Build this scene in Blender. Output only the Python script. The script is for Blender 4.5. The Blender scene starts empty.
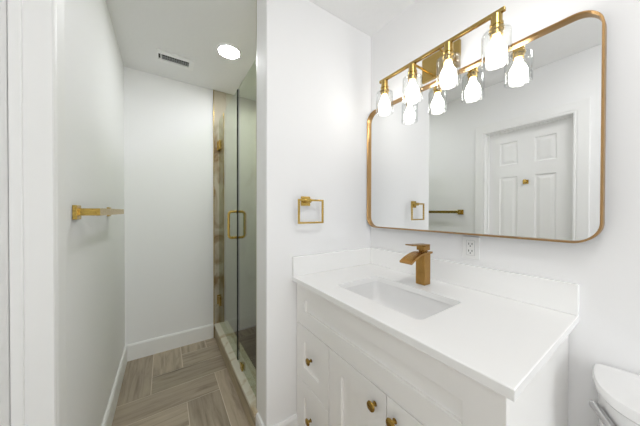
import bpy, bmesh, math, random
from mathutils import Vector, Matrix

random.seed(7)
S = bpy.context.scene
C = S.collection
PI = math.pi

# ---------------------------------------------------------------- camera
cam_d = bpy.data.cameras.new('camera')
cam_d.sensor_fit = 'HORIZONTAL'
cam_d.sensor_width = 36.0
cam_d.lens = 36.0 * 232.7522 / 640.0
cam_d.clip_start = 0.01
cam = bpy.data.objects.new('camera', cam_d)
C.objects.link(cam)
rx = Vector((0.83116393, -0.55602285, 0.00226195)).normalized()
bk = Vector((-0.55602258, -0.83113275, 0.0075657)).normalized()
up = bk.cross(rx).normalized()
M = Matrix.Identity(4)
for i in range(3):
    M[i][0], M[i][1], M[i][2] = rx[i], up[i], bk[i]
M.translation = Vector((0, 0, 1.25109))
cam.matrix_world = M
S.camera = cam

# ---------------------------------------------------------------- world, exposure
W = bpy.data.worlds.new('world')
S.world = W
W.use_nodes = True
W.node_tree.nodes['Background'].inputs[0].default_value = (0.9, 0.95, 1.0, 1)
W.node_tree.nodes['Background'].inputs[1].default_value = 0.02
S.view_settings.view_transform = 'Standard'
S.view_settings.look = 'None'
S.view_settings.gamma = 1.0
S.view_settings.use_curve_mapping = False
S.view_settings.exposure = 0.56
BULB_POWER = 12.0
DOWNLIGHT_POWER = 74.0
FILL_LIGHT_POWER = 14.0  # strength of the added ceiling lamp behind the viewer
# added soft fill: area light outside an invented window behind the viewer
fill = bpy.data.lights.new('window_fill', 'AREA')
fill.shape = 'RECTANGLE'
fill.size, fill.size_y = 0.94, 1.35
fill.energy = 23.0
fill.color = (0.93, 0.97, 1.0)
fill_o = bpy.data.objects.new('window_fill', fill)
fill_o.location = (0.67, -2.73, 0.775)
fill_o.rotation_euler = (math.radians(90), 0, 0)
C.objects.link(fill_o)
S.cycles.use_denoising = True
S.cycles.max_bounces = 16
S.cycles.diffuse_bounces = 10
S.cycles.glossy_bounces = 6
S.cycles.transparent_max_bounces = 32
S.cycles.caustics_reflective = False
S.cycles.caustics_refractive = False

# ---------------------------------------------------------------- materials
def new_mat(name):
    m = bpy.data.materials.new(name)
    m.use_nodes = True
    return m, m.node_tree.nodes, m.node_tree.links, m.node_tree.nodes['Principled BSDF']

def plain(name, col, rough=0.5, metal=0.0, bump=0.0, bscale=200.0, spec=0.5):
    m, N, L, p = new_mat(name)
    p.inputs['Base Color'].default_value = (*col, 1)
    p.inputs['Roughness'].default_value = rough
    p.inputs['Metallic'].default_value = metal
    p.inputs['Specular IOR Level'].default_value = spec
    tc = N.new('ShaderNodeTexCoord')
    nz = N.new('ShaderNodeTexNoise')
    nz.inputs['Scale'].default_value = bscale
    nz.inputs['Detail'].default_value = 3
    L.new(tc.outputs['Object'], nz.inputs['Vector'])
    if bump:
        b = N.new('ShaderNodeBump')
        b.inputs['Strength'].default_value = bump
        b.inputs['Distance'].default_value = 0.002
        L.new(nz.outputs['Fac'], b.inputs['Height'])
        L.new(b.outputs['Normal'], p.inputs['Normal'])
    else:
        mr = N.new('ShaderNodeMapRange')
        mr.inputs['To Min'].default_value = max(0, rough - 0.03)
        mr.inputs['To Max'].default_value = rough + 0.03
        L.new(nz.outputs['Fac'], mr.inputs['Value'])
        L.new(mr.outputs['Result'], p.inputs['Roughness'])
    return m

def brushed(name, col, rough, stretch):
    m, N, L, p = new_mat(name)
    p.inputs['Base Color'].default_value = (*col, 1)
    p.inputs['Metallic'].default_value = 1.0
    tc = N.new('ShaderNodeTexCoord')
    mp = N.new('ShaderNodeMapping')
    mp.inputs['Scale'].default_value = stretch
    nz = N.new('ShaderNodeTexNoise')
    nz.inputs['Scale'].default_value = 60
    L.new(tc.outputs['Object'], mp.inputs['Vector'])
    L.new(mp.outputs['Vector'], nz.inputs['Vector'])
    mr = N.new('ShaderNodeMapRange')
    mr.inputs['To Min'].default_value = rough - 0.06
    mr.inputs['To Max'].default_value = rough + 0.06
    L.new(nz.outputs['Fac'], mr.inputs['Value'])
    L.new(mr.outputs['Result'], p.inputs['Roughness'])
    return m

def glass(name, tint, ior=1.5, amount=1.0, edge=None):
    m = bpy.data.materials.new(name)
    m.use_nodes = True
    N, L = m.node_tree.nodes, m.node_tree.links
    N.clear()
    out = N.new('ShaderNodeOutputMaterial')
    tr = N.new('ShaderNodeBsdfTransparent')
    tr.inputs[0].default_value = (*tint, 1)
    if edge:        # a longer path through the wall of the glass near its outline
        lw = N.new('ShaderNodeLayerWeight')
        lw.inputs['Blend'].default_value = 0.5
        pw = N.new('ShaderNodeMath')
        pw.operation = 'POWER'
        pw.inputs[1].default_value = 4.0
        L.new(lw.outputs['Facing'], pw.inputs[0])
        cm = N.new('ShaderNodeMix')
        cm.data_type = 'RGBA'
        cm.inputs['A'].default_value = (*tint, 1)
        cm.inputs['B'].default_value = (*edge, 1)
        L.new(pw.outputs[0], cm.inputs['Factor'])
        L.new(cm.outputs['Result'], tr.inputs[0])
    gl = N.new('ShaderNodeBsdfGlossy')
    gl.inputs['Roughness'].default_value = 0.02
    gl.inputs['Color'].default_value = (1, 1, 1, 1)
    fr = N.new('ShaderNodeFresnel')
    fr.inputs['IOR'].default_value = ior
    ge = N.new('ShaderNodeNewGeometry')
    inv = N.new('ShaderNodeMath')
    inv.operation = 'SUBTRACT'
    inv.inputs[0].default_value = amount
    L.new(ge.outputs['Backfacing'], inv.inputs[1])
    inv.use_clamp = True
    mu = N.new('ShaderNodeMath')
    mu.operation = 'MULTIPLY'
    mu.use_clamp = True
    L.new(fr.outputs[0], mu.inputs[0])
    L.new(inv.outputs[0], mu.inputs[1])
    mx = N.new('ShaderNodeMixShader')
    L.new(mu.outputs[0], mx.inputs[0])
    L.new(tr.outputs[0], mx.inputs[1])
    L.new(gl.outputs[0], mx.inputs[2])
    L.new(mx.outputs[0], out.inputs[0])
    return m

def emit(name, col, strength):
    m = bpy.data.materials.new(name)
    m.use_nodes = True
    N, L = m.node_tree.nodes, m.node_tree.links
    N.clear()
    out = N.new('ShaderNodeOutputMaterial')
    e = N.new('ShaderNodeEmission')
    e.inputs[0].default_value = (*col, 1)
    e.inputs[1].default_value = strength
    L.new(e.outputs[0], out.inputs[0])
    return m

def wood_tile(name, use_uv=True):
    m, N, L, p = new_mat(name)
    p.inputs['Roughness'].default_value = 0.42
    tc = N.new('ShaderNodeTexCoord')
    mp = N.new('ShaderNodeMapping')
    mp.inputs['Scale'].default_value = (1.3, 13.0, 1.0)
    L.new(tc.outputs['UV'], mp.inputs['Vector'])
    n1 = N.new('ShaderNodeTexNoise')
    n1.inputs['Scale'].default_value = 2.2
    n1.inputs['Detail'].default_value = 7
    n1.inputs['Roughness'].default_value = 0.62
    n1.inputs['Distortion'].default_value = 0.7
    L.new(mp.outputs['Vector'], n1.inputs['Vector'])
    rp = N.new('ShaderNodeValToRGB')
    e = rp.color_ramp.elements
    e[0].position, e[0].color = 0.28, (0.25, 0.203, 0.148, 1)
    e[1].position, e[1].color = 0.78, (0.57, 0.485, 0.375, 1)
    k = e.new(0.50)
    k.color = (0.44, 0.367, 0.277, 1)
    L.new(n1.outputs['Fac'], rp.inputs['Fac'])
    at = N.new('ShaderNodeAttribute')
    at.attribute_name = 'tone'
    mx = N.new('ShaderNodeMix')
    mx.data_type = 'RGBA'
    mx.blend_type = 'MULTIPLY'
    mx.inputs['Factor'].default_value = 1.0
    L.new(rp.outputs['Color'], mx.inputs['A'])
    L.new(at.outputs['Color'], mx.inputs['B'])
    L.new(mx.outputs['Result'], p.inputs['Base Color'])
    b = N.new('ShaderNodeBump')
    b.inputs['Strength'].default_value = 0.15
    b.inputs['Distance'].default_value = 0.001
    L.new(n1.outputs['Fac'], b.inputs['Height'])
    L.new(b.outputs['Normal'], p.inputs['Normal'])
    return m

def marble(name, base, vein, lo, hi, scale, seed):
    m, N, L, p = new_mat(name)
    p.inputs['Roughness'].default_value = 0.38
    tc = N.new('ShaderNodeTexCoord')
    mp = N.new('ShaderNodeMapping')
    mp.inputs['Location'].default_value = (seed, seed * 1.7, seed * .4)
    mp.inputs['Scale'].default_value = (1.3, 1.3, 0.8)
    mp.inputs['Rotation'].default_value = (0.3, 0.5, 0.2)
    L.new(tc.outputs['Object'], mp.inputs['Vector'])
    n1 = N.new('ShaderNodeTexNoise')
    n1.inputs['Scale'].default_value = scale
    n1.inputs['Detail'].default_value = 6
    n1.inputs['Distortion'].default_value = 1.1
    L.new(mp.outputs['Vector'], n1.inputs['Vector'])
    rp = N.new('ShaderNodeValToRGB')
    e = rp.color_ramp.elements
    e[0].position, e[0].color = lo, (*base, 1)
    e[1].position, e[1].color = hi, (*vein, 1)
    L.new(n1.outputs['Fac'], rp.inputs['Fac'])
    L.new(rp.outputs['Color'], p.inputs['Base Color'])
    return m

M_wall = plain('wall_paint', (0.89, 0.89, 0.895), 0.55, bump=0.12, bscale=260, spec=0.3)
M_ceil = plain('ceiling_paint', (0.86, 0.86, 0.86), 0.8, bump=0.9, bscale=48, spec=0.2)
M_trim = plain('trim_paint', (0.88, 0.88, 0.875), 0.45)
M_cab = plain('cabinet_paint', (0.93, 0.92, 0.905), 0.36)
M_quartz = plain('white_quartz', (0.94, 0.94, 0.935), 0.22)
M_porc = plain('porcelain', (0.86, 0.86, 0.86), 0.10)
M_gold = brushed('brushed_gold', (0.52, 0.355, 0.095), 0.27, (1, 1, 12))
M_fgold = brushed('faucet_gold', (0.44, 0.25, 0.075), 0.26, (12, 12, 1))
M_bronze = brushed('mirror_frame_gold', (0.46, 0.285, 0.125), 0.30, (1, 1, 1))
M_brass = brushed('light_brass', (0.47, 0.33, 0.115), 0.25, (1, 1, 10))
M_knob = brushed('knob_brass', (0.38, 0.24, 0.06), 0.25, (1, 1, 1))
M_chrome = plain('chrome', (0.58, 0.58, 0.58), 0.08, 1.0)
M_mirror = plain('mirror_silver', (0.90, 0.91, 0.91), 0.0, 1.0)
for n in M_mirror.node_tree.nodes:
    if n.type == 'MAP_RANGE':
        n.inputs['To Min'].default_value = 0.0
        n.inputs['To Max'].default_value = 0.0
M_shower_glass = glass('shower_glass', (0.76, 0.80, 0.70), 1.75)
M_jar = glass('clear_jar_glass', (0.965, 0.97, 0.97), 1.75, edge=(0.62, 0.64, 0.64))
M_bulb = emit('bulb_glow', (1.0, 0.955, 0.90), BULB_POWER)
M_down = emit('downlight_glow', (0.965, 0.985, 1.0), DOWNLIGHT_POWER)
M_fill = emit('fill_light_glow', (1.0, 0.985, 0.965), FILL_LIGHT_POWER)
M_dark = plain('dark_void', (0.03, 0.03, 0.03), 0.7)
M_seal = plain('dark_seal', (0.012, 0.015, 0.013), 0.8, spec=0.1)
M_plastic = plain('white_plastic', (0.84, 0.84, 0.83), 0.3)
M_slot = plain('outlet_slot', (0.03, 0.03, 0.03), 0.5)
M_wood = wood_tile('wood_look_tile')
M_grout = plain('beige_grout', (0.70, 0.63, 0.53), 0.9, bump=0.2)
M_marb_a = marble('marble_brown_vein', (0.50, 0.45, 0.35), (0.24, 0.15, 0.07), 0.46, 0.64, 4.2, 3.1)
M_marb_b = marble('marble_pale', (0.52, 0.51, 0.41), (0.37, 0.33, 0.23), 0.50, 0.72, 2.2, 8.4)
M_marb_c = marble('marble_curb', (0.72, 0.68, 0.58), (0.45, 0.33, 0.17), 0.50, 0.70, 6.0, 5.5)

# ---------------------------------------------------------------- mesh helpers
def obj(name, bm, mat, parent=None, smooth=False):
    bmesh.ops.recalc_face_normals(bm, faces=bm.faces[:])
    me = bpy.data.meshes.new(name)
    bm.to_mesh(me)
    bm.free()
    mats = mat if isinstance(mat, (list, tuple)) else [mat]
    for m in mats:
        me.materials.append(m)
    if smooth:
        for p in me.polygons:
            p.use_smooth = True
        me.set_sharp_from_angle(angle=math.radians(38))
    o = bpy.data.objects.new(name, me)
    C.objects.link(o)
    if parent:
        o.parent = parent
        o.matrix_parent_inverse = Matrix.Translation(-Vector(root_loc(parent)))
    return o

def root_loc(p):
    t = Vector((0, 0, 0))
    while p:
        t += Vector(p.location)
        if p.parent is None:
            break
        # children carry a parent inverse that cancels their parent's location
        return t + 0 * t
    return t

def tag(o, label, cat, group=None, kind=None):
    o['label'] = label
    o['category'] = cat
    if group:
        o['group'] = group
    if kind:
        o['kind'] = kind
    return o

def empty(name, loc, label, cat, group=None, kind=None):
    o = bpy.data.objects.new(name, None)
    o.empty_display_size = 0.05
    o.location = loc
    C.objects.link(o)
    return tag(o, label, cat, group, kind)

def box(bm, lo, hi, bev=0.0, seg=2, mi=0):
    """axis-aligned box added to bm, optionally bevelled"""
    t = bmesh.new()
    bmesh.ops.create_cube(t, size=1)
    c = [(a + b) / 2 for a, b in zip(lo, hi)]
    s = [abs(b - a) for a, b in zip(lo, hi)]
    for v in t.verts:
        v.co = Vector((v.co.x * s[0] + c[0], v.co.y * s[1] + c[1], v.co.z * s[2] + c[2]))
    if bev:
        bmesh.ops.bevel(t, geom=t.edges[:], offset=bev, segments=seg, affect='EDGES', profile=0.5)
    join(bm, t, mi)
    return bm

def join(bm, t, mi=0):
    vm = [bm.verts.new(v.co) for v in t.verts]
    t.verts.index_update()
    for f in t.faces:
        try:
            nf = bm.faces.new([vm[v.index] for v in f.verts])
            nf.material_index = mi
        except ValueError:
            pass
    t.free()

def lathe(bm, prof, origin, axis='Z', n=32, cap=True):
    """prof: list of (r, h); revolve round an axis through origin"""
    rings = []
    o = Vector(origin)
    for r, h in prof:
        ring = []
        for i in range(n):
            a = 2 * PI * i / n
            if axis == 'Z':
                p = Vector((r * math.cos(a), r * math.sin(a), h))
            elif axis == 'X':
                p = Vector((h, r * math.cos(a), r * math.sin(a)))
            else:
                p = Vector((r * math.sin(a), h, r * math.cos(a)))
            ring.append(bm.verts.new(o + p))
        rings.append(ring)
    for a, b in zip(rings, rings[1:]):
        for i in range(n):
            bm.faces.new((a[i], a[(i + 1) % n], b[(i + 1) % n], b[i]))
    if cap:
        bm.faces.new(rings[0])
        bm.faces.new(rings[-1][::-1])
    return bm

def sweep(bm, path, sec, closed=False, up=Vector((0, 0, 1)), caps=True):
    """sweep a 2-D section (side, up) along a path of points with mitred corners"""
    n = len(path)
    pts = [Vector(p) for p in path]
    rings = []
    for i in range(n):
        if closed:
            d0 = (pts[i] - pts[i - 1]).normalized()
            d1 = (pts[(i + 1) % n] - pts[i]).normalized()
        else:
            d0 = (pts[i] - pts[max(i - 1, 0)]).normalized() if i else (pts[1] - pts[0]).normalized()
            d1 = (pts[min(i + 1, n - 1)] - pts[i]).normalized() if i < n - 1 else d0
        t = (d0 + d1)
        t = t.normalized() if t.length > 1e-6 else d1
        s = t.cross(up)
        s.normalize()
        u = s.cross(t).normalized()
        k = 1.0 / max(0.35, t.dot(d1))
        rings.append([bm.verts.new(pts[i] + s * a * k + u * b) for a, b in sec])
    m = len(sec)
    rng = range(n) if closed else range(n - 1)
    for i in rng:
        a, b = rings[i], rings[(i + 1) % n]
        for j in range(m):
            bm.faces.new((a[j], a[(j + 1) % m], b[(j + 1) % m], b[j]))
    if caps and not closed:
        bm.faces.new(rings[0])
        bm.faces.new(rings[-1][::-1])
    return bm

def circ(r, n=12):
    return [(r * math.cos(2 * PI * i / n), r * math.sin(2 * PI * i / n)) for i in range(n)]

def rrect(u0, u1, w0, w1, r, n=6):
    """rounded rectangle, counter-clockwise, as 2-D points"""
    pts = []
    for (cu, cw, a0) in ((u1 - r, w1 - r, 0), (u0 + r, w1 - r, 90), (u0 + r, w0 + r, 180), (u1 - r, w0 + r, 270)):
        for i in range(n + 1):
            a = math.radians(a0 + 90 * i / n)
            pts.append((cu + r * math.cos(a), cw + r * math.sin(a)))
    return pts

def loft(bm, rings, cap0=True, cap1=True):
    R = [[bm.verts.new(p) for p in r] for r in rings]
    n = len(R[0])
    for a, b in zip(R, R[1:]):
        for i in range(n):
            bm.faces.new((a[i], a[(i + 1) % n], b[(i + 1) % n], b[i]))
    if cap0:
        bm.faces.new(R[0][::-1])
    if cap1:
        bm.faces.new(R[-1])
    return bm

# ---------------------------------------------------------------- room dimensions
XL, XM = -0.273, 1.178
YN, YF = -2.60, 2.498
YP, YP2, XP = 1.132, 1.300, 0.431
H = 2.44
XLs, XRs = -0.385, 1.28          # outer limits

def struct(name, bm, mat, label, cat, smooth=False):
    o = obj(name, bm, mat, smooth=smooth)
    return tag(o, label, cat, kind='structure')

# door opening in the left wall
DY0, DY1, DZ = 0.403, 0.985, 2.000
b = bmesh.new()
box(b, (XLs, YN - .1, 0), (XL, DY0 - .015, H))
box(b, (XLs, DY1 + .015, 0), (XL, YF + .1, H))
box(b, (XLs, DY0 - .015, DZ + .015), (XL, DY1 + .015, H))
struct('wall_left', b, M_wall, 'white painted wall on the left with the door and towel bar', 'wall')
b = bmesh.new()
box(b, (XL, YF, 0), (XRs, YF + .1, H))
struct('wall_far', b, M_wall, 'white painted wall at the far end, beside the shower', 'wall')
b = bmesh.new()
box(b, (XM, YN - .1, 0), (XRs, YF, H))
struct('wall_right', b, M_wall, 'white painted wall behind the mirror, vanity and toilet', 'wall')
b = bmesh.new()
WX0, WX1, WZ0, WZ1 = .20, 1.14, .10, 1.45
box(b, (XL, YN - .1, 0), (WX0, YN, H)); box(b, (WX1, YN - .1, 0), (XM, YN, H))
box(b, (WX0, YN - .1, 0), (WX1, YN, WZ0)); box(b, (WX0, YN - .1, WZ1), (WX1, YN, H))
struct('wall_near', b, M_wall, 'white painted wall behind the viewer', 'wall')
b = bmesh.new()
box(b, (XP, YP, 0), (XM, YP2 - .012, H), .006)
struct('wall_partition', b, M_wall, 'white partition wall between vanity and shower, carrying the towel ring', 'wall')
b = bmesh.new()
box(b, (XLs, YN - .1, H), (XRs, YF + .1, H + .08))
struct('ceiling', b, M_ceil, 'white lightly textured ceiling', 'ceiling')

b = bmesh.new()
for lo, hi in (((WX0, 0, WZ0), (WX0 + .04, 0, WZ1)), ((WX1 - .04, 0, WZ0), (WX1, 0, WZ1)), ((WX0 + .04, 0, WZ0), (WX1 - .04, 0, WZ0 + .04)),
               ((WX0 + .04, 0, WZ1 - .04), (WX1 - .04, 0, WZ1)), ((.655, 0, WZ0 + .04), (.685, 0, WZ1 - .04))):
    box(b, (lo[0], YN - .07, lo[2]), (hi[0], YN - .03, hi[2]), .003)
wf = struct('fill_window_1', b, M_trim, 'added white framed window for fill light, unseen behind the viewer', 'window')  # window added out of view to go with the fill light
b = bmesh.new(); box(b, (WX0 + .03, YN - .053, WZ0 + .03), (WX1 - .03, YN - .049, WZ1 - .03))
obj('pane', b, M_jar, wf)

# floor: herringbone wood-look porcelain planks over grout
def plank_floor():
    bm = bmesh.new()
    uvl = bm.loops.layers.uv.new('UVMap')
    col = bm.loops.layers.color.new('tone')
    w, Lg, g = 0.2, 0.6, 0.002
    sx, sy = -0.279, 1.743
    bx0, bx1, by0, by1 = XL, XM, YN, YF
    def add(x0, y0, x1, y1, horiz):
        x0, y0, x1, y1 = x0 + g, y0 + g, x1 - g, y1 - g
        cx0, cy0, cx1, cy1 = max(x0, bx0), max(y0, by0), min(x1, bx1), min(y1, by1)
        ou, ov = random.uniform(0, 40), random.uniform(0, 40)
        t = random.uniform(0.82, 1.14)
        if cx1 - cx0 < .002 or cy1 - cy0 < .002:
            return
        vs = [bm.verts.new((x, y, 0)) for x, y in ((cx0, cy0), (cx1, cy0), (cx1, cy1), (cx0, cy1))]
        f = bm.faces.new(vs)
        for l in f.loops:
            x, y = l.vert.co.x, l.vert.co.y
            l[uvl].uv = ((x + ou, y + ov) if horiz else (y + ou, x + ov))
            l[col] = (t, t * random.uniform(.995, 1.005), t, 1)
    for k in range(-22, 24):
        for m in range(-7, 8):
            ax, ay = sx + w * k + Lg * m, sy + w * k - Lg * m
            add(ax, ay, ax + Lg, ay + w, True)
            add(ax, ay + w, ax + w, ay + w + Lg, False)
    base = bmesh.new()
    box(base, (XLs, YN - .1, -.06), (XRs, YF + .1, -.0015))
    join(bm, base, 1)
    return bm
struct('floor', plank_floor(), [M_wood, M_grout], 'grey brown wood-look plank tile floor laid in herringbone', 'floor')

# ---------------------------------------------------------------- baseboards
BH = 0.135
def baseboard(name, path, label):
    # section: (away from the wall, height); path runs with the room on its right-hand side
    sec = [(0, 0), (.015, 0), (.015, BH - .012), (.009, BH), (0, BH)]
    bm = sweep(bmesh.new(), path, sec)
    return struct(name, bm, M_trim, label, 'baseboard')
baseboard('baseboard_left', [(XL, DY1 + .0855, 0), (XL, YF, 0)], 'white baseboard along the left wall beneath the towel bar')
baseboard('baseboard_far', [(XL + .015, YF, 0), (.4015, YF, 0)], 'white baseboard along the far wall')
baseboard('baseboard_partition', [(XP, YP + .124, 0), (XP, YP, 0), (.620, YP, 0)], 'white baseboard at the foot of the partition left of the vanity')
baseboard('baseboard_right', [(XM, .184, 0), (XM, YN, 0)], 'white baseboard behind the toilet')
baseboard('baseboard_near', [(XM - .015, YN, 0), (XL, YN, 0)], 'white baseboard along the wall behind the viewer')

# ---------------------------------------------------------------- door, jamb and casing in the left wall
b = bmesh.new()
cw = 0.084
prof = [(0, 0), (0, .006), (.004, .0085), (.012, .0085), (.015, .006), (.019, .008), (.025, .010), (.055, .011), (.071, .012), (.079, .0125), (cw, .0115), (cw, 0)]
rings = []
for w, t in prof:
    rings.append([(XL + t, DY1 + w, 0), (XL + t, DY1 + w, DZ + w), (XL + t, DY0 - w, DZ + w), (XL + t, DY0 - w, 0)])
R = [[b.verts.new(p) for p in r] for r in rings]
for a, c in zip(R, R[1:] + R[:1]):
    for i in range(3):
        b.faces.new((a[i], a[i + 1], c[i + 1], c[i]))
b.faces.new([r[0] for r in R])
b.faces.new([r[3] for r in R][::-1])
struct('trim_1', b, M_trim, 'white moulded casing round the door in the left wall', 'door casing')
b = bmesh.new()       # jamb lining with its stop
j0 = XLs
box(b, (j0, DY1, 0), (XL, DY1 + .015, DZ + .015))
box(b, (j0, DY0 - .015, 0), (XL, DY0, DZ + .015))
box(b, (j0, DY0, DZ), (XL, DY1, DZ + .015))
box(b, (-.3440, DY1 - .011, 0), (-.3205, DY1, DZ), .002)
box(b, (-.3440, DY0, 0), (-.3205, DY0 + .011, DZ), .002)
box(b, (-.3440, DY0 + .011, DZ - .011), (-.3205, DY1 - .011, DZ), .002)
struct('trim_2', b, M_trim, 'white door jamb lining with stop, inside the casing', 'door jamb')

def panel_door(y0, y1, z0, z1, xf, thick):
    """six-panel door slab, moulded face towards +X"""
    bm = bmesh.new()
    ys = [y0, .506, .642, .757, .893, y1]
    zs = [z0, .235, .86, 1.0, 1.573, 1.683, 1.893, z1]
    V = {}
    def vert(y, z, x=xf):
        k = (round(y, 5), round(z, 5), round(x, 5))
        if k not in V:
            V[k] = bm.verts.new((x, y, z))
        return V[k]
    for i in range(5):
        for j in range(7):
            a0, a1, c0, c1 = ys[i], ys[i + 1], zs[j], zs[j + 1]
            if i in (1, 3) and j in (1, 3, 5):
                steps = [(0, 0), (.007, -.009), (.014, -.010), (.036, -.003), (.040, -.003)]
                prev = None
                for ins, dx in steps:
                    ring = [vert(y, z, xf + dx) for y, z in ((a0 + ins, c0 + ins), (a1 - ins, c0 + ins), (a1 - ins, c1 - ins), (a0 + ins, c1 - ins))]
                    if prev:
                        for q in range(4):
                            bm.faces.new((prev[q], prev[(q + 1) % 4], ring[(q + 1) % 4], ring[q]))
                    prev = ring
                bm.faces.new(prev)
            else:
                bm.faces.new([vert(y, z) for y, z in ((a0, c0), (a1, c0), (a1, c1), (a0, c1))])
    # back and edges
    bk_ = [bm.verts.new((xf - thick, y, z)) for y, z in ((y0, z0), (y1, z0), (y1, z1), (y0, z1))]
    bm.faces.new(bk_[::-1])
    bot = [vert(y, z0) for y in ys]; top = [vert(y, z1) for y in ys]
    lef = [vert(y0, z) for z in zs]; rig = [vert(y1, z) for z in zs]
    bm.faces.new(bot + [bk_[1], bk_[0]])
    bm.faces.new(top[::-1] + [bk_[3], bk_[2]])
    bm.faces.new(lef[::-1] + [bk_[0], bk_[3]])
    bm.faces.new(rig + [bk_[2], bk_[1]])
    return bm
o = obj('door_1', panel_door(DY0 + .004, DY1 - .005, .008, DZ - .006, -.3455, .031), M_trim)
tag(o, 'white six-panel door in the left wall, seen in the mirror', 'door', kind='structure')

r = empty('robe_hook', (-.3455, .700, 1.514), 'small square gold robe hook on the white panelled door, seen in the mirror', 'hook')
b = bmesh.new(); box(b, (-.3455, .680, 1.496), (-.3400, .720, 1.532), .0015)
obj('plate', b, M_gold, r)
b = bmesh.new(); box(b, (-.3400, .691, 1.510), (-.318, .709, 1.522), .002); box(b, (-.324, .689, 1.508), (-.314, .711, 1.534), .002)
obj('hook', b, M_gold, r)

# ---------------------------------------------------------------- shower
b = bmesh.new()
box(b, (.409, YF - .012, 0), (.520, YF, H))
struct('wall_shower_edge', b, M_marb_a, 'brown veined marble wall tile strip where the shower starts', 'wall tile')
b = bmesh.new()
box(b, ((.5215), YF - .012, 0), (XM, YF, 1.2)); box(b, ((.5215), YF - .012, 1.2015), (XM, YF, H))
box(b, (XM - .012, YP2, 0), (XM, YF - .012, H))
box(b, (XP + .002, YP2 - .012, 0), (XM - .012, YP2, H))
struct('wall_shower', b, M_marb_b, 'pale beige marble tile walls inside the shower', 'wall tile')
b = bmesh.new(); box(b, (.4025, YF - .015, 0), (.4085, YF, H), .001)
struct('trim_3', b, M_gold, 'thin gold metal edge strip where wall paint meets marble tile', 'tile trim')
b = bmesh.new(); box(b, (.5345, YP2, -.0015), (XM - .012, YF - .012, .012))
struct('floor_shower', b, M_wood, 'wood-look tile floor inside the shower', 'floor')
# curb
CX0, CX1, CY0, CY1, CZ = .412, .530, 1.2575, YF - .0125, .115
b = bmesh.new()
uvl = b.loops.layers.uv.new('UVMap'); colr = b.loops.layers.color.new('tone')
box(b, (CX0, CY0, 0), (CX1, CY1, CZ)) if False else (box(b, (CX0, YP2 + .0005, 0), (CX1, CY1, CZ)), box(b, (CX0, CY0, 0), (XP - .0005, YP2 + .0005, CZ)))
for f in b.faces:
    for l in f.loops:
        l[uvl].uv = (l.vert.co.y + 3.3, l.vert.co.z + l.vert.co.x + 7.7)
        l[colr] = (1.02, 1.0, .95, 1)
curb = struct('trim_4', b, M_wood, 'low shower curb faced with wood-look tile', 'shower curb')
b = bmesh.new(); box(b, (CX0 - .004, YP2 + .0005, CZ), (CX1 + .004, CY1, CZ + .02), .002); box(b, (CX0 - .004, CY0, CZ), (XP - .0005, YP2 + .0005, CZ + .02))
o = obj('marble_cap', b, M_marb_c, curb)
o['label'] = 'white and gold marble cap'
GZ0, GZ1, GX = .1385, 2.150, .457
gt = .005
SY = 1.772
sd = empty('shower_door', (GX, 2.1, GZ0), 'frameless glass shower door with gold hinges and pull handle', 'shower door')
b = bmesh.new(); box(b, (GX - gt, SY + .0158, GZ0 + .004), (GX + gt, 2.477, GZ1))
obj('glass_panel', b, M_shower_glass, sd)
b = bmesh.new(); box(b, (GX - .0072, SY - .002, GZ0 + .004), (GX + .0072, SY + .0155, GZ1))
o = obj('edge_seal', b, M_seal, sd); o['label'] = 'dark strip along the closing edge'
for z in (1.895, .372):
    b = bmesh.new()
    box(b, (GX - .015, 2.410, z - .045), (GX - gt - .0002, 2.471, z + .045), .002)
    box(b, (GX + gt + .0002, 2.410, z - .045), (GX + .015, 2.471, z + .045), .002)
    box(b, (GX - .022, 2.4785, z - .045), (GX + .022, 2.4857, z + .045), .002)
    box(b, (GX - .008, 2.465, z - .022), (GX + .008, 2.481, z + .022), .002)
    hn = obj('hinge', b, M_gold, sd)
HY, HZ0, HZ1 = 1.802, 1.052, 1.246
for s, nm in ((-1, 'outer'), (1, 'inner')):
    b = bmesh.new()
    x0, x1, rr = GX + s * (gt + .0005), GX + s * .062, .022
    path = [(x0, HY, HZ0)]
    for i in range(7):
        a = PI / 2 * i / 6
        path.append((x1 - s * rr + s * rr * math.sin(a), HY, HZ0 + rr - rr * math.cos(a)))
    for i in range(7):
        a = PI / 2 * i / 6
        path.append((x1 - s * rr + s * rr * math.cos(a), HY, HZ1 - rr + rr * math.sin(a)))
    path.append((x0, HY, HZ1))
    sweep(b, path, circ(.0095, 14), up=Vector((0, 1, 0)))
    for z in (HZ0, HZ1):
        lathe(b, [(.012, 0), (.012, s * .004)], (x0, HY, z), 'X', 16)
    obj('pull_handle', b, M_gold, sd, True)
sp = empty('shower_panel', (GX, 1.54, GZ0), 'fixed clear glass shower panel between the door and the partition wall', 'shower panel')
b = bmesh.new(); box(b, (GX - gt, YP2 + .003, GZ0), (GX + gt, SY - .0025, GZ1))
obj('glass_panel', b, M_shower_glass, sp)
b = bmesh.new()
for s in (-1, 1):
    x0, x1 = GX + s * (gt + .0002), GX + s * .014
    box(b, (min(x0, x1), 1.635, .1355), (max(x0, x1), 1.680, .180), .002)
o = obj('clamp', b, M_gold, sp); o['label'] = 'small gold clamp at the foot of the glass'

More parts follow.
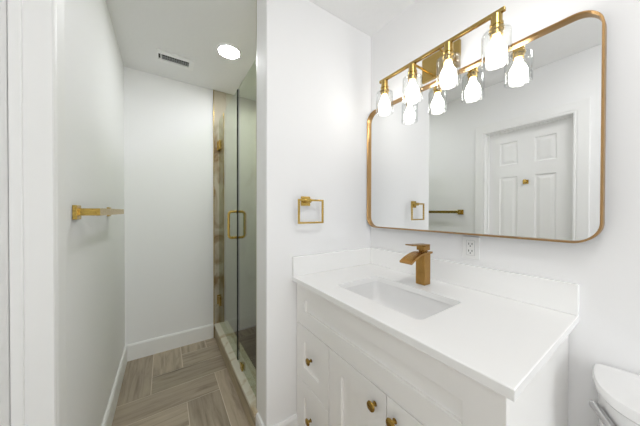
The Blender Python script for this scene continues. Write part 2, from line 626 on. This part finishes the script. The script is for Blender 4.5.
# ---------------------------------------------------------------- ceiling fittings
vr = empty('ceiling_vent', (.08, 2.16, H), 'white ceiling air vent with dark louvre slots near the far wall', 'vent')
vx0, vx1, vy0, vy1 = -.042, .200, 2.084, 2.236
b = bmesh.new()
sx0, sx1, sy0, sy1 = -.015, .168, 2.124, 2.199
zt, zb = H - .0005, H - .012
box(b, (vx0, vy0, zb), (vx1, sy0, zt), .002); box(b, (vx0, sy1, zb), (vx1, vy1, zt), .002)
box(b, (vx0, sy0 - .001, zb), (-.034, sy1 + .001, zt)); box(b, (-.021, sy0 - .001, zb), (sx0, sy1 + .001, zt))
box(b, (sx1, sy0 - .001, zb), (vx1, sy1 + .001, zt))
obj('frame', b, M_trim, vr)
b = bmesh.new(); box(b, (-.035, sy0, H - .003), (sx1, sy1, H - .0008))
o = obj('duct_opening', b, M_dark, vr); o['label'] = 'dark opening behind the louvres'
b = bmesh.new()
box(b, (sx0, 2.1600, H - .0065), (sx1, 2.1630, H - .003))
for i in range(12):
    x = sx0 + (i + .5) * (sx1 - sx0) / 12
    box(b, (x - .0016, sy0, H - .0068), (x + .0016, sy1, H - .0032))
box(b, (sx0, 2.172, H - .0075), (sx1, 2.177, H - .0062)); box(b, (sx0, 2.187, H - .0075), (sx1, 2.192, H - .0062))
o = obj('louvre', b, plain('vent_grey', (.35, .35, .35), .5), vr); o['label'] = 'grey louvre blades'
dl = empty('downlight', (.405, 1.830, H), 'round recessed ceiling downlight, lit white, above the shower door', 'ceiling light')
b = bmesh.new()
lathe(b, [(.084, -.0005), (.084, -.003), (.080, -.006), (.074, -.006), (.072, -.0035), (.072, -.0005)], (.405, 1.830, H), 'Z', 40, cap=False)
obj('trim_ring', b, M_trim, dl, True)
b = bmesh.new(); lathe(b, [(.0718, -.001), (.0718, -.0042), (.05, -.0048)], (.405, 1.830, H), 'Z', 40)
obj('diffuser', b, M_down, dl)

r = empty('downlight', (.86, 1.93, H), 'added round downlight in the shower ceiling, unseen behind the partition wall', 'ceiling light')  # extra lamp added out of view to brighten the shower
b = bmesh.new()
lathe(b, [(.084, -.0005), (.084, -.003), (.080, -.006), (.074, -.006), (.072, -.0035), (.072, -.0005)], (.86, 1.93, H), 'Z', 40, cap=False)
obj('trim_ring', b, M_trim, r, True)
b = bmesh.new(); lathe(b, [(.0718, -.001), (.0718, -.0042), (.05, -.0048)], (.86, 1.93, H), 'Z', 40)
obj('diffuser', b, M_down, r)
r = empty('fill_ceiling_light', (.40, -.05, H), 'added round flush ceiling light for fill, unseen behind the viewer', 'ceiling light')  # lamp added out of view to raise the overall brightness
b = bmesh.new(); lathe(b, [(.185, -.0005), (.185, -.022), (.180, -.026), (.172, -.026), (.172, -.0005)], (.40, -.05, H), 'Z', 48, cap=False)
obj('rim', b, M_trim, r, True)
b = bmesh.new(); lathe(b, [(.1715, -.010), (.1715, -.030), (.14, -.046), (.08, -.056), (.02, -.059)], (.40, -.05, H), 'Z', 48)
obj('diffuser', b, M_fill, r, True)

# ---------------------------------------------------------------- vanity
FX, VY0, VY1, VT = .603, .187, 1.1285, .873      # front plane, ends, top of the carcass
vn = empty('vanity_cabinet', (.9, .66, 0), 'white shaker vanity cabinet with gold knobs under the white countertop', 'cabinet')
b = bmesh.new()
box(b, (FX + .020, VY0 + .003, 0), (XM - .002, VY0 + .019, VT))
box(b, (FX + .020, VY1 - .016, 0), (XM - .002, VY1, VT))
box(b, (XM - .012, VY0 + .019, .0), (XM - .002, VY1 - .016, VT))
box(b, (FX + .020, VY0 + .019, .06), (XM - .012, VY1 - .016, .076))
box(b, (FX + .020, VY0, 0), (FX + .055, VY0 + .016, VT), .0015)
box(b, (FX + .020, VY0 + .016, .0), (FX + .034, VY1 - .016, VT))
obj('carcass', b, M_cab, vn)
def shaker(y0, y1, z0, z1, rail, railz=None, depth=.0125, th=.019):
    bm = bmesh.new()
    rz = railz or rail
    loops = [(0, 0, .0015), (.0015, .0015, 0), (rail - .001, rz - .001, 0), (rail, rz, .001), (rail, rz, depth)]
    R = []
    for iy, iz, dx in loops:
        R.append([bm.verts.new((FX + dx, y, z)) for y, z in ((y0 + iy, z0 + iz), (y1 - iy, z0 + iz), (y1 - iy, z1 - iz), (y0 + iy, z1 - iz))])
    for a, c in zip(R, R[1:]):
        for q in range(4):
            bm.faces.new((a[q], a[(q + 1) % 4], c[(q + 1) % 4], c[q]))
    bm.faces.new(R[-1])
    bkv = [bm.verts.new((FX + th, y, z)) for y, z in ((y0, z0), (y1, z0), (y1, z1), (y0, z1))]
    for q in range(4):
        bm.faces.new((R[0][q], R[0][(q + 1) % 4], bkv[(q + 1) % 4], bkv[q]))
    bm.faces.new(bkv[::-1])
    return bm
def knob(parent, y, z):
    prof = [(r * 1.14, h) for r, h in [(.0075, -.0003), (.0075, -.002), (.0052, -.004), (.0050, -.012), (.0085, -.0155), (.0140, -.0185), (.0152, -.0215), (.0140, -.0245), (.0095, -.0268), (.003, -.0275)]]
    bm = lathe(bmesh.new(), prof, (FX, y, z), 'X', 24)
    o = obj('knob', bm, M_knob, parent, True)
    o['label'] = 'round gold knob'
    return o
obj('front_panel', shaker(VY0, VY1, .6515, .870, .0885, .080), M_cab, vn)
DV1, DV2 = .828, .508
g = .0020
d = obj('drawer', shaker(DV1 + g, VY1, .3625, .6480, .080, .076), M_cab, vn); knob(d, .975, .512)
d = obj('drawer', shaker(DV1 + g, VY1, .0720, .3595, .080, .076), M_cab, vn); knob(d, .978, .212)
d = obj('door', shaker(DV2 + g, DV1 - g, .072, .6480, .084, .076), M_cab, vn); knob(d, .557, .588)
d = obj('door', shaker(VY0, DV2 - g, .072, .6480, .084, .076), M_cab, vn); knob(d, .474, .590)

# countertop with a cut-out for the basin
ct = empty('countertop', (.88, .65, .874), 'white quartz vanity countertop with backsplash under the mirror', 'countertop')
cx0, cx1, cy0, cy1, cz0, cz1 = .574, XM - .0003, .1657, YP - .0003, .8735, .899
hx0, hx1, hy0, hy1, hr = .683, .962, .440, .880, .022
b = bmesh.new()
ins = rrect(hx0, hx1, hy0, hy1, hr, 6)
outer = [(cx1, cy1), (cx0, cy1), (cx0, cy0), (cx1, cy0)]
def layer(z, e=0):
    vi = [b.verts.new((x, y, z)) for x, y in ins]
    vo = [b.verts.new((x + (e if x == cx0 else -e), y + (e if y == cy0 else -e), z)) for x, y in outer]
    for i in range(len(ins)):
        k0, k1 = i // 7, ((i + 1) % len(ins)) // 7
        a, c = vi[i], vi[(i + 1) % len(ins)]
        if k0 == k1:
            b.faces.new((a, c, vo[k0]))
        else:
            b.faces.new((a, c, vo[k1], vo[k0]))
    return vi, vo
ti, to = layer(cz1, .002)
li, lo_ = layer(cz0, .002)
n = len(ins)
for i in range(n):
    b.faces.new((ti[i], ti[(i + 1) % n], li[(i + 1) % n], li[i]))
mid = []
for z in (cz1 - .002, cz0 + .002):
    mid.append([b.verts.new((x, y, z)) for x, y in outer])
for a, c in ((to, mid[0]), (mid[0], mid[1]), (mid[1], lo_)):
    for i in range(4):
        b.faces.new((a[i], a[(i + 1) % 4], c[(i + 1) % 4], c[i]))
obj('slab', b, M_quartz, ct)
b = bmesh.new(); box(b, (XM - .0205, cy0, cz1 + .0002), (XM - .0003, YP - .0003, 1.0055), .003)
obj('backsplash', b, M_quartz, ct)
b = bmesh.new(); box(b, (cx0, YP - .0205, cz1 + .0002), (XM - .021, YP - .0003, 1.0055), .003)
obj('side_splash', b, M_quartz, ct)
# undermount basin
sk = empty('sink', (.8225, .66, .73), 'rectangular white undermount sink basin set into the countertop', 'sink')
b = bmesh.new()
def ring(dx, z, r, dyl=0):
    pts = rrect(hx0 + dx, hx1 - dx, hy0 + dx + dyl, hy1 - dx - dyl, r, 6)
    return [(x, y, z) for x, y in pts]
inner = [ring(-.006, .873, .028), ring(-.004, .862, .03), ring(.002, .820, .034), ring(.008, .785, .042), ring(.020, .763, .052, .010), ring(.037, .750, .056, .032), ring(.070, .742, .05, .075), ring(.108, .739, .02, .11)]
outr = [ring(-.024, .873, .04), ring(-.022, .860, .04), ring(-.010, .810, .045), ring(-.003, .776, .05), ring(.010, .749, .055, .010), ring(.037, .735, .056, .032), ring(.108, .725, .02, .11)]
loft(b, outr[::-1] + inner, True, True)
obj('basin', b, M_porc, sk, True)
b = bmesh.new(); lathe(b, [(.022, .7392), (.022, .7415), (.018, .743), (.006, .7435)], (.8225, .66, 0), 'Z', 24)
o = obj('drain', b, M_fgold, sk, True); o['label'] = 'gold drain'

# faucet
FYC = .661
fx0, fx1, fy0, fy1 = 1.022, 1.071, FYC - .0235, FYC + .0235
fc = empty('faucet', (1.047, FYC, cz1), 'square brushed gold waterfall faucet standing behind the sink', 'faucet')
b = bmesh.new(); box(b, (fx0, fy0, cz1 + .0002), (fx1, fy1, 1.047), .0015)
obj('body', b, M_fgold, fc)
b = bmesh.new()
prof = []
N_ = 16
for i in range(N_ + 1):
    t = i / N_
    x = 1.084 - t * .176
    z = 1.0565 - .036 * max(0, (t - .32) / .68) ** 2.0
    prof.append((x, z, .0265 + .0055 * t))
rings = []
for i, (x, z, hw) in enumerate(prof):
    a, c = prof[max(i - 1, 0)], prof[min(i + 1, N_)]
    tx, tz = c[0] - a[0], c[1] - a[1]
    l = math.hypot(tx, tz)
    nx, nz = tz / l, -tx / l
    if nz < 0:
        nx, nz = -nx, -nz
    th = .0090
    rings.append([(x, FYC - hw, z), (x, FYC + hw, z), (x - nx * th, FYC + hw, z - nz * th), (x - nx * th, FYC - hw, z - nz * th)])
loft(b, rings)
obj('spout', b, M_fgold, fc, True)
b = bmesh.new()
box(b, (1.032, FYC - .014, 1.0567), (1.062, FYC + .014, 1.064), .001)
box(b, (1.024, FYC - .0215, 1.064), (1.071, FYC + .0215, 1.0855), .002)
obj('handle_base', b, M_fgold, fc)
b = bmesh.new()
yl, yh = FYC - .0215, FYC + .0215
loft(b, [[(x, yl, z), (x, yh, z), (x, yh, z + t), (x, yl, z + t)] for x, z, t in ((1.071, 1.0857, .006), (.99, 1.0895, .006), (.937, 1.0935, .005))])
obj('lever', b, M_fgold, fc)

# ---------------------------------------------------------------- mirror
mr = empty('mirror', (XM, .62, 1.146), 'large rounded rectangular wall mirror in a thin gold frame above the vanity', 'mirror')
my0, my1, mz0, mz1, mrad = .1125, 1.1295, 1.146, 1.909, .070
def mring(inset, x):
    return [(x, y, z) for y, z in rrect(my0 + inset, my1 - inset, mz0 + inset, mz1 - inset, mrad - inset, 12)]
b = bmesh.new()
MF = XM - .045
prof = [(.003, XM - .001), (.0, XM - .004), (.0, MF + .0015), (.001, MF), (.0035, MF), (.0042, MF + .0022), (.0056, MF + .0022), (.0064, MF + .0045), (.0068, MF + .010), (.0068, MF + .024), (.0068, XM - .001)]
R = [[b.verts.new(p) for p in mring(i, x)] for i, x in prof]
n = len(R[0])
for a, c in zip(R, R[1:] + R[:1]):
    for i in range(n):
        b.faces.new((a[i], a[(i + 1) % n], c[(i + 1) % n], c[i]))
obj('frame', b, M_bronze, mr, True)
b = bmesh.new()
loft(b, [mring(.0070, MF + .0200), mring(.0070, MF + .0235)])
o = obj('mirror_glass', b, M_mirror, mr); o['label'] = 'reflecting glass'

# ---------------------------------------------------------------- vanity light
LX, LZ = 1.038, 1.995
vl = empty('vanity_light', (XM, .63, LZ), 'brass bar wall light with four lit bulbs in clear glass jars above the mirror', 'wall light')
b = bmesh.new(); box(b, (XM - .016, .553, 1.943), (XM - .0005, .747, 2.070), .002)
obj('backplate', b, M_brass, vl)
b = bmesh.new(); box(b, (LX - .0070, .336, LZ - .0070), (LX + .0070, .930, LZ + .0070), .001)
obj('bar', b, M_brass, vl)
for y in (.585, .720):
    b = bmesh.new(); lathe(b, [(.0055, LX + .0070), (.0055, XM - .016)], (0, y, LZ), 'X', 16)
    obj('arm', b, M_brass, vl, True)
JT, JB = 1.928, 1.806
for y in (.363, .541, .719, .897):
    b = bmesh.new()
    lathe(b, [(.0170, LZ - .0072), (.0185, LZ - .009), (.0185, 1.957), (.0215, 1.955), (.0215, 1.947), (.0185, 1.945), (.0185, JT + .0072), (.0250, JT + .0066), (.0250, JT + .0002), (.0200, JT - .0002), (.0200, JT - .018), (.0165, JT - .019)], (LX, y, 0), 'Z', 28)
    so = obj('socket', b, M_brass, vl, True)
    b = bmesh.new()
    jar = [(.0215, JT), (.0215, JT - .0022), (.038, JT - .003), (.0450, JT - .007), (.0475, JT - .014), (.0475, JB + .002), (.0468, JB)]
    jin = [(.0445, JB), (.0440, JB + .002), (.0440, JT - .015), (.0420, JT - .0095), (.037, JT - .0062), (.0205, JT - .0055), (.0205, JT)]
    lathe(b, jar + jin + jar[:1], (LX, y, 0), 'Z', 40, cap=False)
    bmesh.ops.remove_doubles(b, verts=b.verts[:], dist=1e-6)
    o = obj('glass_shade', b, M_jar, so, True); o['label'] = 'clear glass jar shade'
    b = bmesh.new()
    zt = JT - .0195
    lathe(b, [(r, zt - d) for r, d in ((.0125, 0), (.0135, .008), (.0180, .022), (.0260, .036), (.0312, .050), (.0325, .062), (.0305, .076), (.0240, .088), (.0130, .095), (.003, .097))], (LX, y, 0), 'Z', 28)
    o = obj('bulb', b, M_bulb, so, True); o['label'] = 'lit white bulb'

# ---------------------------------------------------------------- wall fittings
OY, OZ = .504, 1.0845
ol = empty('wall_outlet', (XM, OY, OZ), 'white double wall outlet between mirror and backsplash', 'outlet')
b = bmesh.new(); box(b, (XM - .006, OY - .036, OZ - .052), (XM - .0003, OY + .036, OZ + .052), .002)
obj('cover_plate', b, M_plastic, ol)
b = bmesh.new(); box(b, (XM - .0072, OY - .0178, OZ - .0345), (XM - .0061, OY + .0178, OZ + .0345))
obj('edge_gap', b, plain('shadow_gap_grey', (.45, .45, .45), .6), ol)
b = bmesh.new(); box(b, (XM - .0085, OY - .0165, OZ - .0335), (XM - .0073, OY + .0165, OZ + .0335), .0005)
fcp = obj('receptacle', b, M_plastic, ol)
for zc in (OZ - .018, OZ + .014):
    b = bmesh.new()
    for a in (-1, 1):
        box(b, (XM - .0092, OY + a * .007 - .0014, zc), (XM - .0084, OY + a * .007 + .0014, zc + .009))
    lathe(b, [(.0026, -.0092), (.0026, -.0084)], (XM, OY, zc - .006), 'X', 12)
    o = obj('socket_slots', b, M_slot, fcp); o['label'] = 'dark socket slots'

QY = YP - .050
tr = empty('towel_ring', (.66, YP, 1.307), 'square gold towel ring on the partition wall above the counter', 'towel ring')
b = bmesh.new(); box(b, (.628, YP - .011, 1.281), (.684, YP - .0005, 1.333), .0015)
obj('mount_plate', b, M_gold, tr)
b = bmesh.new(); box(b, (.6055, QY - .006, 1.3045), (.672, QY + .006, 1.3165), .001); box(b, (.642, QY + .006, 1.298), (.672, YP - .011, 1.320), .0015)
obj('post', b, M_gold, tr)
b = bmesh.new()
q0, q1, w0, w1 = .585, .746, 1.184, 1.3155
yy0, yy1 = QY - .0048, QY + .0048
box(b, (q0, yy0, w0), (q0 + .0095, yy1, w1), .001); box(b, (q1 - .0095, yy0, w0), (q1, yy1, w1), .001)
box(b, (q0 + .0095, yy0, w0), (q1 - .0095, yy1, w0 + .0095), .001)
box(b, (.6725, yy0, w1 - .0095), (q1 - .0095, yy1, w1), .001); box(b, (q0 + .0095, yy0, w1 - .0095), (.605, yy1, w1), .001)
obj('ring', b, M_gold, tr)

tb = empty('towel_bar', (XL, 1.5, 1.247), 'flat gold towel bar on the left wall beside the door casing', 'towel bar')
for y in (1.204, 1.800):
    b = bmesh.new(); box(b, (XL + .0005, y - .027, 1.219), (XL + .013, y + .027, 1.271), .0015)
    o = obj('rosette', b, M_gold, tb)
    b = bmesh.new(); box(b, (XL + .013, y - .012, 1.233), (XL + .060, y + .012, 1.260), .001)
    obj('post', b, M_gold, tb)
b = bmesh.new(); box(b, (XL + .0602, 1.190, 1.2325), (XL + .072, 1.815, 1.2605), .0012)
obj('bar', b, M_gold, tb)

# ---------------------------------------------------------------- toilet
TYC = -.070
tl = empty('toilet', (.95, TYC, 0), 'white porcelain toilet with chrome flush lever right of the vanity', 'toilet')
def tank_outline(hw, xf, xb, z, n=36, crown=0.0):
    pts = []
    for i in range(n + 1):
        s = math.sin(-PI / 2 + PI * i / n)
        x = xf + (xb - xf) * (1 - math.sqrt(max(0, 1 - abs(s) ** 4)))
        pts.append((x, TYC + hw * s, z + crown * (1 - s * s)))
    for i in range(1, n):
        s = math.sin(PI / 2 - PI * i / n)
        pts.append((xb + .004 * (1 - s ** 8), TYC + hw * s, z + crown * (1 - s * s)))
    return pts
b = bmesh.new()
loft(b, [tank_outline(.168, 1.00, 1.150, .385), tank_outline(.182, .975, 1.158, .48), tank_outline(.187, .965, 1.162, .60), tank_outline(.189, .961, 1.162, .727)])
obj('tank', b, M_porc, tl, True)
b = bmesh.new()
loft(b, [tank_outline(.188, .962, 1.161, .7275), tank_outline(.196, .949, 1.165, .731), tank_outline(.2005, .943, 1.167, .738), tank_outline(.2005, .943, 1.167, .750, crown=.004),
         tank_outline(.198, .946, 1.166, .7575, crown=.008), tank_outline(.190, .955, 1.163, .762, crown=.010), tank_outline(.15, .985, 1.15, .7645, crown=.010), tank_outline(.08, 1.03, 1.12, .767, crown=.008)])
obj('tank_lid', b, M_porc, tl, True)
fl = bmesh.new()
sweep(fl, [(.990, .066, .672), (.958, .058, .672)], circ(.012, 18))
sweep(fl, [(.955, .056, .672), (.980, .072, .676), (1.010, .093, .682), (1.040, .114, .689)], [(a, c * .8) for a, c in circ(.0125, 14)])
lathe(fl, [(.004, -.011), (.0085, -.009), (.0105, 0), (.0085, .009), (.004, .011)], (1.040, .114, .689), 'Y', 16)
o = obj('flush_lever', fl, M_chrome, tl, True); o['label'] = 'chrome flush lever'
def oval(xc, ax, ay, z, n=40):
    return [(xc + ax * math.cos(2 * PI * i / n), TYC + ay * math.sin(2 * PI * i / n), z) for i in range(n)]
b = bmesh.new()
loft(b, [oval(.80, .26, .125, 0), oval(.80, .255, .12, .05), oval(.81, .24, .115, .15), oval(.79, .27, .15, .27), oval(.77, .30, .182, .36), oval(.77, .31, .187, .383),
         oval(.74, .24, .14, .384), oval(.74, .22, .12, .33), oval(.75, .14, .08, .25), oval(.75, .06, .04, .23)])
obj('bowl', b, M_porc, tl, True)
b = bmesh.new()
loft(b, [oval(.71, .235, .184, .386), oval(.71, .242, .190, .393), oval(.71, .242, .190, .410), oval(.71, .230, .180, .420), oval(.71, .11, .08, .423)])
obj('seat_lid', b, M_porc, tl, True)
